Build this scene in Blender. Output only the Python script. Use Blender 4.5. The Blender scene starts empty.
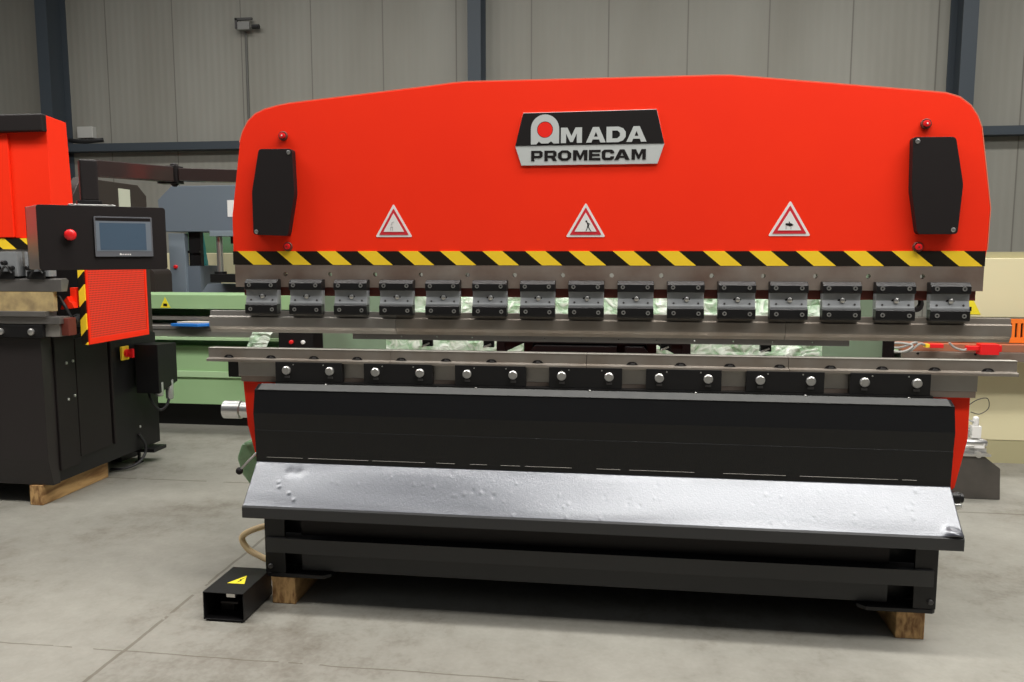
import bpy, math, random
from mathutils import Vector, Matrix, noise
from mathutils.geometry import tessellate_polygon
random.seed(7)
S = bpy.context.scene
COL = S.collection
R = math.radians

# ------------------------------------------------------------------ camera, world, lights, exposure
cam = bpy.data.cameras.new('camera'); co = bpy.data.objects.new('camera', cam); COL.objects.link(co)
cam.sensor_width = 36; cam.lens = 36 * 800 / 1024; cam.clip_start = .05; cam.clip_end = 60
co.location = (.1404, -3.3445, 1.54); co.rotation_euler = (R(90 - 6.3064), 0, R(7.7326))
S.camera = co
S.view_settings.view_transform = 'Standard'; S.view_settings.look = 'None'
S.view_settings.exposure = 0.0; S.view_settings.gamma = 1; S.view_settings.use_curve_mapping = False
w = bpy.data.worlds.new('hall_daylight'); S.world = w; w.use_nodes = True
_nt = w.node_tree; _tc = _nt.nodes.new('ShaderNodeTexCoord'); _sp = _nt.nodes.new('ShaderNodeSeparateXYZ'); _rp = _nt.nodes.new('ShaderNodeValToRGB')
_rp.color_ramp.elements[0].position = .05; _rp.color_ramp.elements[0].color = (.20, .20, .19, 1)      # dim hall walls towards the horizon
_rp.color_ramp.elements[1].position = .65; _rp.color_ramp.elements[1].color = (1.25, 1.3, 1.36, 1)    # daylight from roof lights
_nt.links.new(_tc.outputs['Generated'], _sp.inputs[0]); _nt.links.new(_sp.outputs[2], _rp.inputs[0]); _nt.links.new(_rp.outputs[0], _nt.nodes['Background'].inputs[0])
w.node_tree.nodes['Background'].inputs[1].default_value = .13

def area(name, loc, sx, sy, power, color=(1, .98, .935), rot=(0, 0, 0)):
    l = bpy.data.lights.new(name, 'AREA'); l.shape = 'RECTANGLE'; l.size = sx; l.size_y = sy
    l.energy = power; l.color = color
    o = bpy.data.objects.new(name, l); o.location = loc; o.rotation_euler = rot; COL.objects.link(o)
area('ceiling_lamp_row', (3.05, -1.95, 5.6), 7.0, .55, 300)
area('ceiling_lamp_row', (.5, -.65, 5.8), 8.0, .4, 380)
area('ceiling_lamp_row', (-5.5, -1.2, 5.8), 4.0, .6, 240)
area('ceiling_lamp_row', (-2.5, 3.6, 6.2), 9.0, .5, 260)
area('ceiling_lamp_row', (4.5, 3.4, 6.2), 5.0, .5, 200)

# ------------------------------------------------------------------ materials
def mat(name, color, rough=.5, metal=0., spec=.5, noise_=None, bump=None, coat=0.):
    """noise_: (scale, amount, second colour); bump: (scale, strength, distance)"""
    m = bpy.data.materials.new(name); m.use_nodes = True
    nt = m.node_tree; b = nt.nodes['Principled BSDF']
    b.inputs['Base Color'].default_value = (*color, 1); b.inputs['Roughness'].default_value = rough
    b.inputs['Metallic'].default_value = metal; b.inputs['Specular IOR Level'].default_value = spec
    b.inputs['Coat Weight'].default_value = coat
    tc = nt.nodes.new('ShaderNodeTexCoord')
    if noise_:
        n = nt.nodes.new('ShaderNodeTexNoise'); n.inputs['Scale'].default_value = noise_[0]; n.inputs['Detail'].default_value = 6
        nt.links.new(tc.outputs['Object'], n.inputs['Vector'])
        r = nt.nodes.new('ShaderNodeValToRGB')
        r.color_ramp.elements[0].position = .5 - .5 * (1 - noise_[1]) ; r.color_ramp.elements[1].position = .5 + .5 * (1 - noise_[1])
        r.color_ramp.elements[0].color = (*color, 1); r.color_ramp.elements[1].color = (*noise_[2], 1)
        nt.links.new(n.outputs['Fac'], r.inputs['Fac']); nt.links.new(r.outputs['Color'], b.inputs['Base Color'])
    if bump:
        n = nt.nodes.new('ShaderNodeTexNoise'); n.inputs['Scale'].default_value = bump[0]; n.inputs['Detail'].default_value = 4
        nt.links.new(tc.outputs['Object'], n.inputs['Vector'])
        bp = nt.nodes.new('ShaderNodeBump'); bp.inputs['Strength'].default_value = bump[1]; bp.inputs['Distance'].default_value = bump[2]
        nt.links.new(n.outputs['Fac'], bp.inputs['Height']); nt.links.new(bp.outputs['Normal'], b.inputs['Normal'])
    return m

def M2(nt, op, a, b=None, c=None):
    n = nt.nodes.new('ShaderNodeMath'); n.operation = op
    for i, v in enumerate((a, b, c)):
        if v is None: continue
        if isinstance(v, (int, float)): n.inputs[i].default_value = v
        else: nt.links.new(v, n.inputs[i])
    return n.outputs[0]

def stripes_mat(name, along, across, x0, ztop, pitch, slope, duty=.47):
    """yellow bars on black tape, diagonal in object coordinates"""
    m = mat(name, (.02, .018, .014), .5, spec=.25); nt = m.node_tree; b = nt.nodes['Principled BSDF']
    tc = nt.nodes.new('ShaderNodeTexCoord'); sp = nt.nodes.new('ShaderNodeSeparateXYZ'); nt.links.new(tc.outputs['Object'], sp.inputs[0])
    a = M2(nt, 'SUBTRACT', sp.outputs[along], x0)
    d = M2(nt, 'MULTIPLY', M2(nt, 'SUBTRACT', ztop, sp.outputs[across]), slope)
    fr = M2(nt, 'FRACT', M2(nt, 'ADD', M2(nt, 'DIVIDE', M2(nt, 'SUBTRACT', a, d), pitch), 100.))
    k = M2(nt, 'LESS_THAN', fr, duty)
    mx = nt.nodes.new('ShaderNodeMix'); mx.data_type = 'RGBA'
    mx.inputs[6].default_value = (.010, .007, .004, 1); mx.inputs[7].default_value = (.92, .62, .03, 1)
    nt.links.new(k, mx.inputs[0]); nt.links.new(mx.outputs[2], b.inputs['Base Color'])
    return m

RED = mat('red_paint', (.96, .032, .005), .5, spec=.22, noise_=(3, .2, (.90, .026, .006)), bump=(180, .12, .002))
DARKRED = mat('dark_red_primer', (.13, .022, .012), .6)
BLACK = mat('black_paint', (.008, .0075, .008), .40, spec=.35, bump=(260, .25, .002))
SATIN = mat('satin_black_paint', (.012, .009, .009), .5, spec=.3, bump=(300, .12, .001))
TRAYP = mat('glossy_charcoal_paint', (.024, .024, .034), .33, spec=.9, coat=.9, bump=(150, .30, .003))
TRAYP.node_tree.nodes['Principled BSDF'].inputs['Coat Roughness'].default_value = .32; TRAYP.node_tree.nodes['Principled BSDF'].inputs['Coat IOR'].default_value = 1.65; TRAYP.node_tree.nodes['Principled BSDF'].inputs['Specular Tint'].default_value = (.86, .91, 1, 1)
COVERP = mat('speckled_black_enamel', (.0065, .0065, .007), .30, spec=.38, bump=(420, .35, .003))
DGREY = mat('dark_grey_paint', (.055, .052, .052), .5)
STEEL = mat('ground_steel', (.34, .31, .285), .42, .75, noise_=(9, .35, (.42, .40, .37)), bump=(60, .08, .002))
STEELD = mat('dark_tool_steel', (.20, .185, .175), .42, .8, noise_=(7, .3, (.30, .285, .27)), bump=(60, .08, .002))
RUSTY = mat('stained_steel', (.33, .285, .245), .5, .55, noise_=(6, .5, (.20, .135, .105)), bump=(40, .1, .002))
BRIGHT = mat('bright_steel', (.62, .61, .59), .30, .9)
PLATEST = mat('milled_steel', (.33, .34, .35), .45, .35, noise_=(30, .3, (.27, .28, .29)))
CHROME = mat('zinc_bolt', (.55, .54, .52), .33, .85)
ALU = mat('brushed_aluminium', (.66, .66, .65), .34, .9)
EDGE = mat('pale_steel_edge', (.70, .66, .60), .4, .5)
WHITE = mat('white_sticker', (.80, .78, .76), .45)
SIGNRED = mat('sign_red', (.62, .022, .035), .45)
INK = mat('black_ink', (.010, .008, .008), .6, spec=.2)
SILVER = mat('silver_print', (.55, .57, .56), .4, .1)
DOTRED = mat('logo_red', (.85, .02, .01), .4)
YELLOW = mat('yellow_sticker', (.88, .74, .03), .5)
YELP = mat('yellow_plastic', (.85, .60, .03), .45)
BTNRED = mat('red_plastic', (.75, .012, .015), .35)
DIEM = mat('brown_grey_steel', (.33, .30, .265), .42, .6, noise_=(8, .5, (.24, .20, .165)), bump=(60, .08, .002))
GREEN = mat('light_green_paint', (.30, .47, .23), .5, noise_=(2, .3, (.33, .50, .26)))
GREENL = mat('pale_green_paint', (.42, .60, .34), .5)
GREEND = mat('dark_green_paint', (.10, .20, .11), .55)
FRAMEG = mat('muted_green_paint', (.16, .23, .15), .55, noise_=(4, .3, (.19, .27, .18)))
WOOD = None
CREAM = mat('cream_paint', (.74, .67, .43), .5)
CREAMD = mat('dark_cream_paint', (.42, .38, .22), .55)
ORANGE = mat('orange_paint', (.90, .20, .02), .45)
BLUEGREY = mat('blue_grey_paint', (.135, .165, .20), .5)
BLUEGREYL = mat('light_blue_grey_paint', (.20, .24, .28), .5)
TEAL = mat('teal_paint', (.02, .19, .19), .5)
COLUMN = mat('column_paint', (.055, .068, .082), .5, spec=.3)
HOSE = mat('beige_rubber', (.72, .54, .30), .5)
CABLE = mat('black_cable', (.015, .015, .016), .5)
GCABLE = mat('grey_cable', (.32, .31, .29), .5)
SCREENG = mat('screen_glass', (.075, .115, .165), .22)
SCREENF = mat('screen_frame', (.13, .135, .15), .35)
SCREENM = mat('screen_margin', (.17, .20, .235), .3)
BROWNBLACK = mat('brown_black_paint', (.030, .022, .018), .45)
BLUE = mat('blue_plastic', (.02, .17, .55), .35)
PAPER = mat('buff_paper', (.55, .50, .42), .8)
BOARD = mat('used_chipboard', (.56, .42, .20), .35, noise_=(14, .6, (.27, .20, .11)))
HAZ = stripes_mat('hazard_tape', 0, 2, -1.530, 1.546, .1817, 1.2)
HAZ2 = stripes_mat('hazard_tape_left_press', 0, 2, -3.56, 1.625, .19, 1.2)
HAZ3 = stripes_mat('hazard_tape_upright', 2, 0, .06, -3.12, .175, -1.1, .56)

def wood_mat():
    m = mat('sawn_timber', (.48, .27, .10), .7); nt = m.node_tree; b = nt.nodes['Principled BSDF']
    tc = nt.nodes.new('ShaderNodeTexCoord'); mp = nt.nodes.new('ShaderNodeMapping'); mp.inputs['Scale'].default_value = (22, 1.6, 9)
    nt.links.new(tc.outputs['Object'], mp.inputs[0])
    n = nt.nodes.new('ShaderNodeTexNoise'); n.inputs['Scale'].default_value = 2.2; n.inputs['Detail'].default_value = 8; n.inputs['Distortion'].default_value = .35
    nt.links.new(mp.outputs[0], n.inputs['Vector'])
    r = nt.nodes.new('ShaderNodeValToRGB'); e = r.color_ramp.elements
    e[0].position = .35; e[0].color = (.22, .105, .035, 1); e[1].position = .62; e[1].color = (.56, .34, .14, 1)
    nt.links.new(n.outputs['Fac'], r.inputs['Fac']); nt.links.new(r.outputs[0], b.inputs['Base Color'])
    return m
WOOD = wood_mat()

def floor_mat():
    m = mat('worn_concrete', (.3, .3, .27), .62, spec=.35); nt = m.node_tree; b = nt.nodes['Principled BSDF']
    tc = nt.nodes.new('ShaderNodeTexCoord'); sp = nt.nodes.new('ShaderNodeSeparateXYZ'); nt.links.new(tc.outputs['Object'], sp.inputs[0])
    def nz(scale, det, dist=0.):
        n = nt.nodes.new('ShaderNodeTexNoise'); n.inputs['Scale'].default_value = scale; n.inputs['Detail'].default_value = det
        n.inputs['Distortion'].default_value = dist; nt.links.new(tc.outputs['Object'], n.inputs['Vector']); return n.outputs['Fac']
    big = nz(1.1, 8, .4); fine = nz(9, 10, .2)
    grit = nz(45, 8, .6)
    v = M2(nt, 'ADD', M2(nt, 'ADD', M2(nt, 'MULTIPLY', big, .55), M2(nt, 'MULTIPLY', fine, .27)), M2(nt, 'MULTIPLY', grit, .18))
    r = nt.nodes.new('ShaderNodeValToRGB'); e = r.color_ramp.elements
    e[0].position = .33; e[0].color = (.15, .134, .108, 1); e[1].position = .64; e[1].color = (.30, .288, .252, 1)
    k = e.new(.48); k.color = (.246, .235, .203, 1)
    nt.links.new(v, r.inputs['Fac'])
    # saw-cut slab joints, slightly ragged
    wob = M2(nt, 'MULTIPLY', M2(nt, 'SUBTRACT', nz(6, 4), .5), .02)
    def joint(axis, at, wd):
        d = M2(nt, 'ABSOLUTE', M2(nt, 'SUBTRACT', M2(nt, 'ADD', sp.outputs[axis], wob), at))
        return M2(nt, 'LESS_THAN', d, wd)
    j = joint(0, -1.755, .008)
    for a in ((1, 1.61, .009), (1, -.615, .004), (1, 3.84, .008), (0, 4.3, .008)):
        j = M2(nt, 'MAXIMUM', j, joint(*a))
    gaps = M2(nt, 'GREATER_THAN', nz(3.0, 6), .40)
    j = M2(nt, 'MULTIPLY', M2(nt, "MULTIPLY", j, gaps), .62)
    mx = nt.nodes.new('ShaderNodeMix'); mx.data_type = 'RGBA'; mx.inputs[7].default_value = (.10, .085, .06, 1)
    nt.links.new(j, mx.inputs[0]); nt.links.new(r.outputs[0], mx.inputs[6])
    # white paint specks
    vo = nt.nodes.new('ShaderNodeTexVoronoi'); vo.inputs['Scale'].default_value = 1.7; nt.links.new(tc.outputs['Object'], vo.inputs['Vector'])
    sk = M2(nt, 'MULTIPLY', M2(nt, 'LESS_THAN', vo.outputs['Distance'], .020), .6)
    mx2 = nt.nodes.new('ShaderNodeMix'); mx2.data_type = 'RGBA'; mx2.inputs[7].default_value = (.62, .60, .52, 1)
    nt.links.new(sk, mx2.inputs[0]); nt.links.new(mx.outputs[2], mx2.inputs[6]); nt.links.new(mx2.outputs[2], b.inputs['Base Color'])
    bp = nt.nodes.new('ShaderNodeBump'); bp.inputs['Strength'].default_value = .15; bp.inputs['Distance'].default_value = .01
    nt.links.new(fine, bp.inputs['Height']); nt.links.new(bp.outputs[0], b.inputs['Normal'])
    return m

def wall_mat():
    m = mat('ribbed_sandwich_panel', (.27, .26, .235), .5, spec=.3); nt = m.node_tree; b = nt.nodes['Principled BSDF']
    tc = nt.nodes.new('ShaderNodeTexCoord'); sp = nt.nodes.new('ShaderNodeSeparateXYZ'); nt.links.new(tc.outputs['Object'], sp.inputs[0])
    x = sp.outputs[0]
    rib = M2(nt, 'SINE', M2(nt, 'MULTIPLY', x, 2 * math.pi / .1))
    fr = M2(nt, 'FRACT', M2(nt, 'ADD', x, 100.07))
    jn = M2(nt, 'LESS_THAN', fr, .016)
    n = nt.nodes.new('ShaderNodeTexNoise'); n.inputs['Scale'].default_value = .8; n.inputs['Detail'].default_value = 5
    mp = nt.nodes.new('ShaderNodeMapping'); mp.inputs['Scale'].default_value = (1, 1, .25)
    nt.links.new(tc.outputs['Object'], mp.inputs[0]); nt.links.new(mp.outputs[0], n.inputs['Vector'])
    r = nt.nodes.new('ShaderNodeValToRGB'); e = r.color_ramp.elements
    e[0].position = .35; e[0].color = (.25, .242, .208, 1); e[1].position = .65; e[1].color = (.315, .31, .275, 1)
    nt.links.new(n.outputs['Fac'], r.inputs['Fac'])
    mx = nt.nodes.new('ShaderNodeMix'); mx.data_type = 'RGBA'; mx.inputs[7].default_value = (.175, .165, .145, 1)
    nt.links.new(jn, mx.inputs[0]); nt.links.new(r.outputs[0], mx.inputs[6]); nt.links.new(mx.outputs[2], b.inputs['Base Color'])
    h = M2(nt, 'SUBTRACT', M2(nt, 'MULTIPLY', rib, .5), M2(nt, 'MULTIPLY', jn, 1.))
    bp = nt.nodes.new('ShaderNodeBump'); bp.inputs['Strength'].default_value = .6; bp.inputs['Distance'].default_value = .003
    nt.links.new(h, bp.inputs['Height']); nt.links.new(bp.outputs[0], b.inputs['Normal'])
    return m

def perf_mat():
    m = mat('perforated_red_sheet', (.85, .03, .008), .45); nt = m.node_tree; b = nt.nodes['Principled BSDF']
    tc = nt.nodes.new('ShaderNodeTexCoord'); sp = nt.nodes.new('ShaderNodeSeparateXYZ'); nt.links.new(tc.outputs['Object'], sp.inputs[0])
    def c(o):
        return M2(nt, 'SUBTRACT', M2(nt, 'FRACT', M2(nt, 'MULTIPLY', o, 1 / .014)), .5)
    y, z = c(sp.outputs[1]), c(sp.outputs[2])
    d = M2(nt, 'ADD', M2(nt, 'MULTIPLY', y, y), M2(nt, 'MULTIPLY', z, z))
    k = M2(nt, 'LESS_THAN', d, .075)
    mx = nt.nodes.new('ShaderNodeMix'); mx.data_type = 'RGBA'
    mx.inputs[6].default_value = (.85, .035, .010, 1); mx.inputs[7].default_value = (.25, .02, .012, 1)
    nt.links.new(k, mx.inputs[0]); nt.links.new(mx.outputs[2], b.inputs['Base Color'])
    return m
PERF = perf_mat()

def film_mat():
    m = mat('crumpled_plastic_film', (.62, .74, .60), .22, spec=.6); nt = m.node_tree; b = nt.nodes['Principled BSDF']
    tc = nt.nodes.new('ShaderNodeTexCoord'); n = nt.nodes.new('ShaderNodeTexNoise'); n.inputs['Scale'].default_value = 7; n.inputs['Detail'].default_value = 5
    n.inputs['Distortion'].default_value = 2.2; nt.links.new(tc.outputs['Object'], n.inputs['Vector'])
    r = nt.nodes.new('ShaderNodeValToRGB'); e = r.color_ramp.elements
    e[0].position = .40; e[0].color = (.38, .56, .36, 1); e[1].position = .60; e[1].color = (.80, .86, .76, 1)
    nt.links.new(n.outputs['Fac'], r.inputs['Fac']); nt.links.new(r.outputs[0], b.inputs['Base Color'])
    bp = nt.nodes.new('ShaderNodeBump'); bp.inputs['Strength'].default_value = .9; bp.inputs['Distance'].default_value = .03
    nt.links.new(n.outputs['Fac'], bp.inputs['Height']); nt.links.new(bp.outputs[0], b.inputs['Normal'])
    tr = nt.nodes.new('ShaderNodeBsdfTransparent'); ms = nt.nodes.new('ShaderNodeMixShader'); ms.inputs[0].default_value = .80
    nt.links.new(tr.outputs[0], ms.inputs[1]); nt.links.new(b.outputs[0], ms.inputs[2])
    nt.links.new(ms.outputs[0], nt.nodes['Material Output'].inputs['Surface'])
    return m
FILM = film_mat()

# ------------------------------------------------------------------ mesh helpers
class MB:
    def __init__(s): s.v = []; s.f = []; s.m = []; s.mi = 0
    def add(s, vs, fs):
        o = len(s.v); s.v += [tuple(p) for p in vs]
        for f in fs: s.f.append(tuple(i + o for i in f)); s.m.append(s.mi)
        return s
    def box(s, x0, x1, y0, y1, z0, z1, rot=None, piv=None):
        vs = [Vector((x, y, z)) for z in (z0, z1) for y in (y0, y1) for x in (x0, x1)]
        if rot is not None:
            pv = Vector(piv if piv else ((x0 + x1) / 2, (y0 + y1) / 2, (z0 + z1) / 2)); vs = [rot @ (p - pv) + pv for p in vs]
        return s.add(vs, [(0, 2, 3, 1), (4, 5, 7, 6), (0, 1, 5, 4), (2, 6, 7, 3), (0, 4, 6, 2), (1, 3, 7, 5)])
    def prism(s, pts, d0, d1, ax='y', holes=()):
        """2-D outline (with holes) extruded along an axis. ax y: pts=(x,z); x: pts=(y,z); z: pts=(x,y)"""
        def P(p, d):
            return {'y': (p[0], d, p[1]), 'x': (d, p[0], p[1]), 'z': (p[0], p[1], d)}[ax]
        loops = [list(pts)] + [list(h) for h in holes]
        flat = [p for l in loops for p in l]; n = len(flat)
        tris = tessellate_polygon([[Vector((p[0], p[1], 0)) for p in l] for l in loops])
        vs = [P(p, d0) for p in flat] + [P(p, d1) for p in flat]; fs = []
        if not holes and len(pts) <= 8 and convex(pts):
            fs.append(tuple(range(n))); fs.append(tuple(range(2 * n - 1, n - 1, -1)))
        else:
            for t in tris: fs.append(tuple(t)); fs.append(tuple(i + n for i in reversed(t)))
        o = 0
        for l in loops:
            k = len(l)
            for i in range(k):
                a, b = o + i, o + (i + 1) % k; fs.append((a, b, b + n, a + n))
            o += k
        return s.add(vs, fs)
    def cyl(s, c, r, h, ax='y', n=20, r2=None, hexa=False):
        """cylinder centred on its start point c, running h along axis"""
        n = 6 if hexa else n; r2 = r if r2 is None else r2
        vs = []; 
        for k, (d, rr) in enumerate(((0, r), (h, r2))):
            for i in range(n):
                a = 2 * math.pi * i / n; p, q = rr * math.cos(a), rr * math.sin(a)
                vs.append({'y': (c[0] + p, c[1] + d, c[2] + q), 'x': (c[0] + d, c[1] + p, c[2] + q), 'z': (c[0] + p, c[1] + q, c[2] + d)}[ax])
        return s.add(vs, [tuple(range(n)), tuple(range(2 * n - 1, n - 1, -1))] + [(i, (i + 1) % n, n + (i + 1) % n, n + i) for i in range(n)])
    def lathe(s, c, prof, ax='y', n=20):
        """prof: (distance along axis, radius) list"""
        vs = []
        for d, rr in prof:
            for i in range(n):
                a = 2 * math.pi * i / n; p, q = rr * math.cos(a), rr * math.sin(a)
                vs.append({'y': (c[0] + p, c[1] + d, c[2] + q), 'x': (c[0] + d, c[1] + p, c[2] + q), 'z': (c[0] + p, c[1] + q, c[2] + d)}[ax])
        m = len(prof); fs = [tuple(range(n)), tuple(range(m * n - 1, (m - 1) * n - 1, -1))]
        for j in range(m - 1):
            for i in range(n): fs.append((j * n + i, j * n + (i + 1) % n, (j + 1) * n + (i + 1) % n, (j + 1) * n + i))
        return s.add(vs, fs)
    def tube(s, pts, r, n=10, smooth=6):
        P = [Vector(p) for p in pts]
        if smooth and len(P) > 2:
            Q = []
            E = [P[0] * 2 - P[1]] + P + [P[-1] * 2 - P[-2]]
            for i in range(1, len(E) - 2):
                for k in range(smooth):
                    t = k / smooth; a, b, c, d = E[i - 1:i + 3]
                    Q.append(.5 * ((2 * b) + (c - a) * t + (2 * a - 5 * b + 4 * c - d) * t * t + (3 * b - a - 3 * c + d) * t ** 3))
            Q.append(P[-1]); P = Q
        vs = []; fs = []; up = None
        for i, p in enumerate(P):
            t = (P[min(i + 1, len(P) - 1)] - P[max(i - 1, 0)]).normalized()
            if up is None: up = Vector((0, 0, 1)) if abs(t.z) < .9 else Vector((1, 0, 0))
            u = (up - t * up.dot(t)).normalized(); up = u; v = t.cross(u)
            vs += [p + (u * math.cos(2 * math.pi * k / n) + v * math.sin(2 * math.pi * k / n)) * r for k in range(n)]
        for i in range(len(P) - 1):
            for k in range(n): fs.append((i * n + k, i * n + (k + 1) % n, (i + 1) * n + (k + 1) % n, (i + 1) * n + k))
        fs += [tuple(range(n)), tuple(range(len(vs) - 1, len(vs) - n - 1, -1))]
        return s.add(vs, fs)
    def build(s, name, mats, parent=None, bevel=0., smooth=False, seg=2, rel=True):
        """links ONE mesh object; vertices are world coordinates, taken into the parent's frame"""
        me = bpy.data.meshes.new(name)
        vs = [Vector(p) for p in s.v]
        o = bpy.data.objects.new(name, me)
        if parent is not None:
            o.parent = parent
            if rel:
                inv = world(parent).inverted(); vs = [inv @ p for p in vs]
        me.from_pydata(vs, [], s.f); me.validate()
        import bmesh
        bm = bmesh.new(); bm.from_mesh(me); bmesh.ops.recalc_face_normals(bm, faces=bm.faces); bm.to_mesh(me); bm.free()
        for m in (mats if isinstance(mats, (list, tuple)) else [mats]): me.materials.append(m)
        if any(s.m) and len(me.polygons) == len(s.m):
            for p, i in zip(me.polygons, s.m): p.material_index = i
        if smooth:
            me.polygons.foreach_set('use_smooth', [True] * len(me.polygons))
            try: me.set_sharp_from_angle(angle=R(40))
            except Exception: pass
        if bevel:
            b = o.modifiers.new('bevel', 'BEVEL'); b.width = bevel; b.segments = seg; b.limit_method = 'ANGLE'; b.angle_limit = R(30)
        COL.objects.link(o)
        return o

def convex(p):
    s = 0
    for i in range(len(p)):
        a, b, c = p[i], p[(i + 1) % len(p)], p[(i + 2) % len(p)]
        k = (b[0] - a[0]) * (c[1] - b[1]) - (b[1] - a[1]) * (c[0] - b[0])
        if abs(k) < 1e-12: continue
        if s and (k > 0) != (s > 0): return False
        s = k
    return True
def world(o):
    m = Matrix.LocRotScale(o.location, o.rotation_euler, o.scale)
    return world(o.parent) @ m if o.parent else m
def empty(name, loc=(0, 0, 0), rz=0.):
    o = bpy.data.objects.new(name, None); o.location = loc; o.rotation_euler = (0, 0, rz); o.empty_display_size = .1; COL.objects.link(o); return o
def tag(o, label=None, cat=None, group=None, kind=None):
    if label: o['label'] = label
    if cat: o['category'] = cat
    if group: o['group'] = group
    if kind: o['kind'] = kind
    return o
def copy_tree(o, parent=None, dx=0., dz=0., dy=0.):
    c = o.copy(); COL.objects.link(c); c.parent = parent
    c.location = o.location + Vector((dx, dy, dz))
    for ch in [k for k in bpy.data.objects if k.parent == o]: copy_tree(ch, c)
    return c
def arc(cx, cz, r, a0, a1, n=8):
    return [(cx + r * math.cos(R(a0 + (a1 - a0) * i / n)), cz + r * math.sin(R(a0 + (a1 - a0) * i / n))) for i in range(n + 1)]
def rounded(pts, r, n=5):
    out = []; N = len(pts)
    for i in range(N):
        p = Vector(pts[i]); a = Vector(pts[i - 1]); b = Vector(pts[(i + 1) % N])
        d1 = (a - p); d2 = (b - p); k = min(r, d1.length * .45, d2.length * .45)
        s, e = p + d1.normalized() * k, p + d2.normalized() * k
        for j in range(n + 1):
            t = j / n; out.append(tuple((1 - t) ** 2 * s + 2 * t * (1 - t) * p + t * t * e))
    return out

# ------------------------------------------------------------------ setting
tag(MB().box(-12, 9, -6, 9, -.15, 0).build('floor', floor_mat()), kind='structure')
tag(MB().box(-12, 9, 7.4, 7.52, 0, 8).build('wall_back', wall_mat()), kind='structure')
for i, x in enumerate((-7.74, -1.75, 4.15)):     # steel I-columns in front of the wall cladding
    m = MB().box(x - .085, x + .085, 7.0, 7.016, 0, 8).box(x - .085, x + .085, 7.384, 7.4, 0, 8).box(x - .006, x + .006, 7.016, 7.384, 0, 8)
    tag(m.build('trim_%d' % (i + 1), COLUMN), kind='structure')
for i, (a, b) in enumerate(((-12, -7.75), (-7.73, -1.76), (-1.74, 4.14), (4.16, 9))):   # horizontal sheeting rails (C section)
    m = MB().box(a, b, 7.22, 7.4, 3.05, 3.06).box(a, b, 7.22, 7.4, 2.955, 2.965).box(a, b, 7.22, 7.235, 2.965, 3.05)
    tag(m.build('trim_%d' % (i + 4), COLUMN), kind='structure')

# ------------------------------------------------------------------ lettering and signs
O8 = [(.28, 0), (.72, 0), (1, .28), (1, .72), (.72, 1), (.28, 1), (0, .72), (0, .28)]
GL = {
 'M': (1.1, [(0, 0), (0, 1), (.34, 1), (.55, .45), (.76, 1), (1.1, 1), (1.1, 0), (.83, 0), (.83, .62), (.62, .06), (.48, .06), (.27, .62), (.27, 0)], []),
 'A': (1.1, [(0, 0), (.38, 1), (.72, 1), (1.1, 0), (.80, 0), (.73, .2), (.37, .2), (.30, 0)], [[(.44, .38), (.66, .38), (.55, .70)]]),
 'D': (1., [(0, 0), (0, 1), (.62, 1), (.87, .88), (1, .65), (1, .35), (.87, .12), (.62, 0)], [[(.3, .25), (.3, .75), (.56, .75), (.70, .6), (.70, .4), (.56, .25)]]),
 'P': (1., [(0, 0), (0, 1), (.82, 1), (1, .85), (1, .45), (.82, .29), (.28, .29), (.28, 0)], [[(.28, .52), (.28, .79), (.72, .79), (.72, .52)]]),
 'R': (1., [(0, 0), (0, 1), (.82, 1), (1, .85), (1, .5), (.86, .35), (1.02, 0), (.70, 0), (.57, .30), (.28, .30), (.28, 0)], [[(.28, .52), (.28, .79), (.72, .79), (.72, .52)]]),
 'O': (1., O8, [[(.34, .24), (.66, .24), (.72, .34), (.72, .66), (.66, .76), (.34, .76), (.28, .66), (.28, .34)]]),
 'E': (1., [(0, 0), (0, 1), (.97, 1), (.97, .78), (.28, .78), (.28, .61), (.90, .61), (.90, .40), (.28, .40), (.28, .22), (.97, .22), (.97, 0)], []),
 'C': (1., [(1, .36), (.98, .16), (.8, 0), (.2, 0), (0, .18), (0, .82), (.2, 1), (.8, 1), (.98, .84), (1, .64), (.71, .64), (.66, .77), (.34, .77), (.29, .70), (.29, .30), (.34, .23), (.66, .23), (.71, .36)], []),
}
def letter(mb, ch, x0, x1, z0, z1, ya, yb):
    wd, o, hs = GL[ch]; f = lambda p: (x0 + p[0] / wd * (x1 - x0), z0 + p[1] * (z1 - z0))
    mb.prism([f(p) for p in o], ya, yb, 'y', [[f(p) for p in h] for h in hs])

def tri_sign(mb, cx, z0, wdt, hgt, ya, yb, r):
    mb.prism(rounded([(cx - wdt / 2, z0), (cx + wdt / 2, z0), (cx, z0 + hgt)], r, 4), ya, yb, 'y')

# ------------------------------------------------------------------ MAIN PRESS BRAKE
PB = empty('press_brake', (0, .6, 0))
tag(PB, 'large bright red press brake with nameplate and black scrap tray, standing in the middle', 'press brake')

# ram plate
outline = [(-1.552, 1.4868), (-1.550, 1.70), (-1.503, 2.015)] + [(-1.488, 2.060), (-1.462, 2.103), (-1.428, 2.133), (-1.383, 2.152), (-1.330, 2.164)] + \
    [(-1.27, 2.174), (-.658, 2.228), (-.56, 2.238), (-.50, 2.241), (.50, 2.238), (.56, 2.236), (.66, 2.226), (1.30, 2.156), (1.365, 2.148), (1.415, 2.131), (1.455, 2.100), (1.482, 2.060), (1.500, 2.015), (1.549, 1.71), (1.547, 1.55), (1.541, 1.4868)]
MB().prism(outline, 0, .07).build('ram', RED, PB, bevel=.003)
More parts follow.
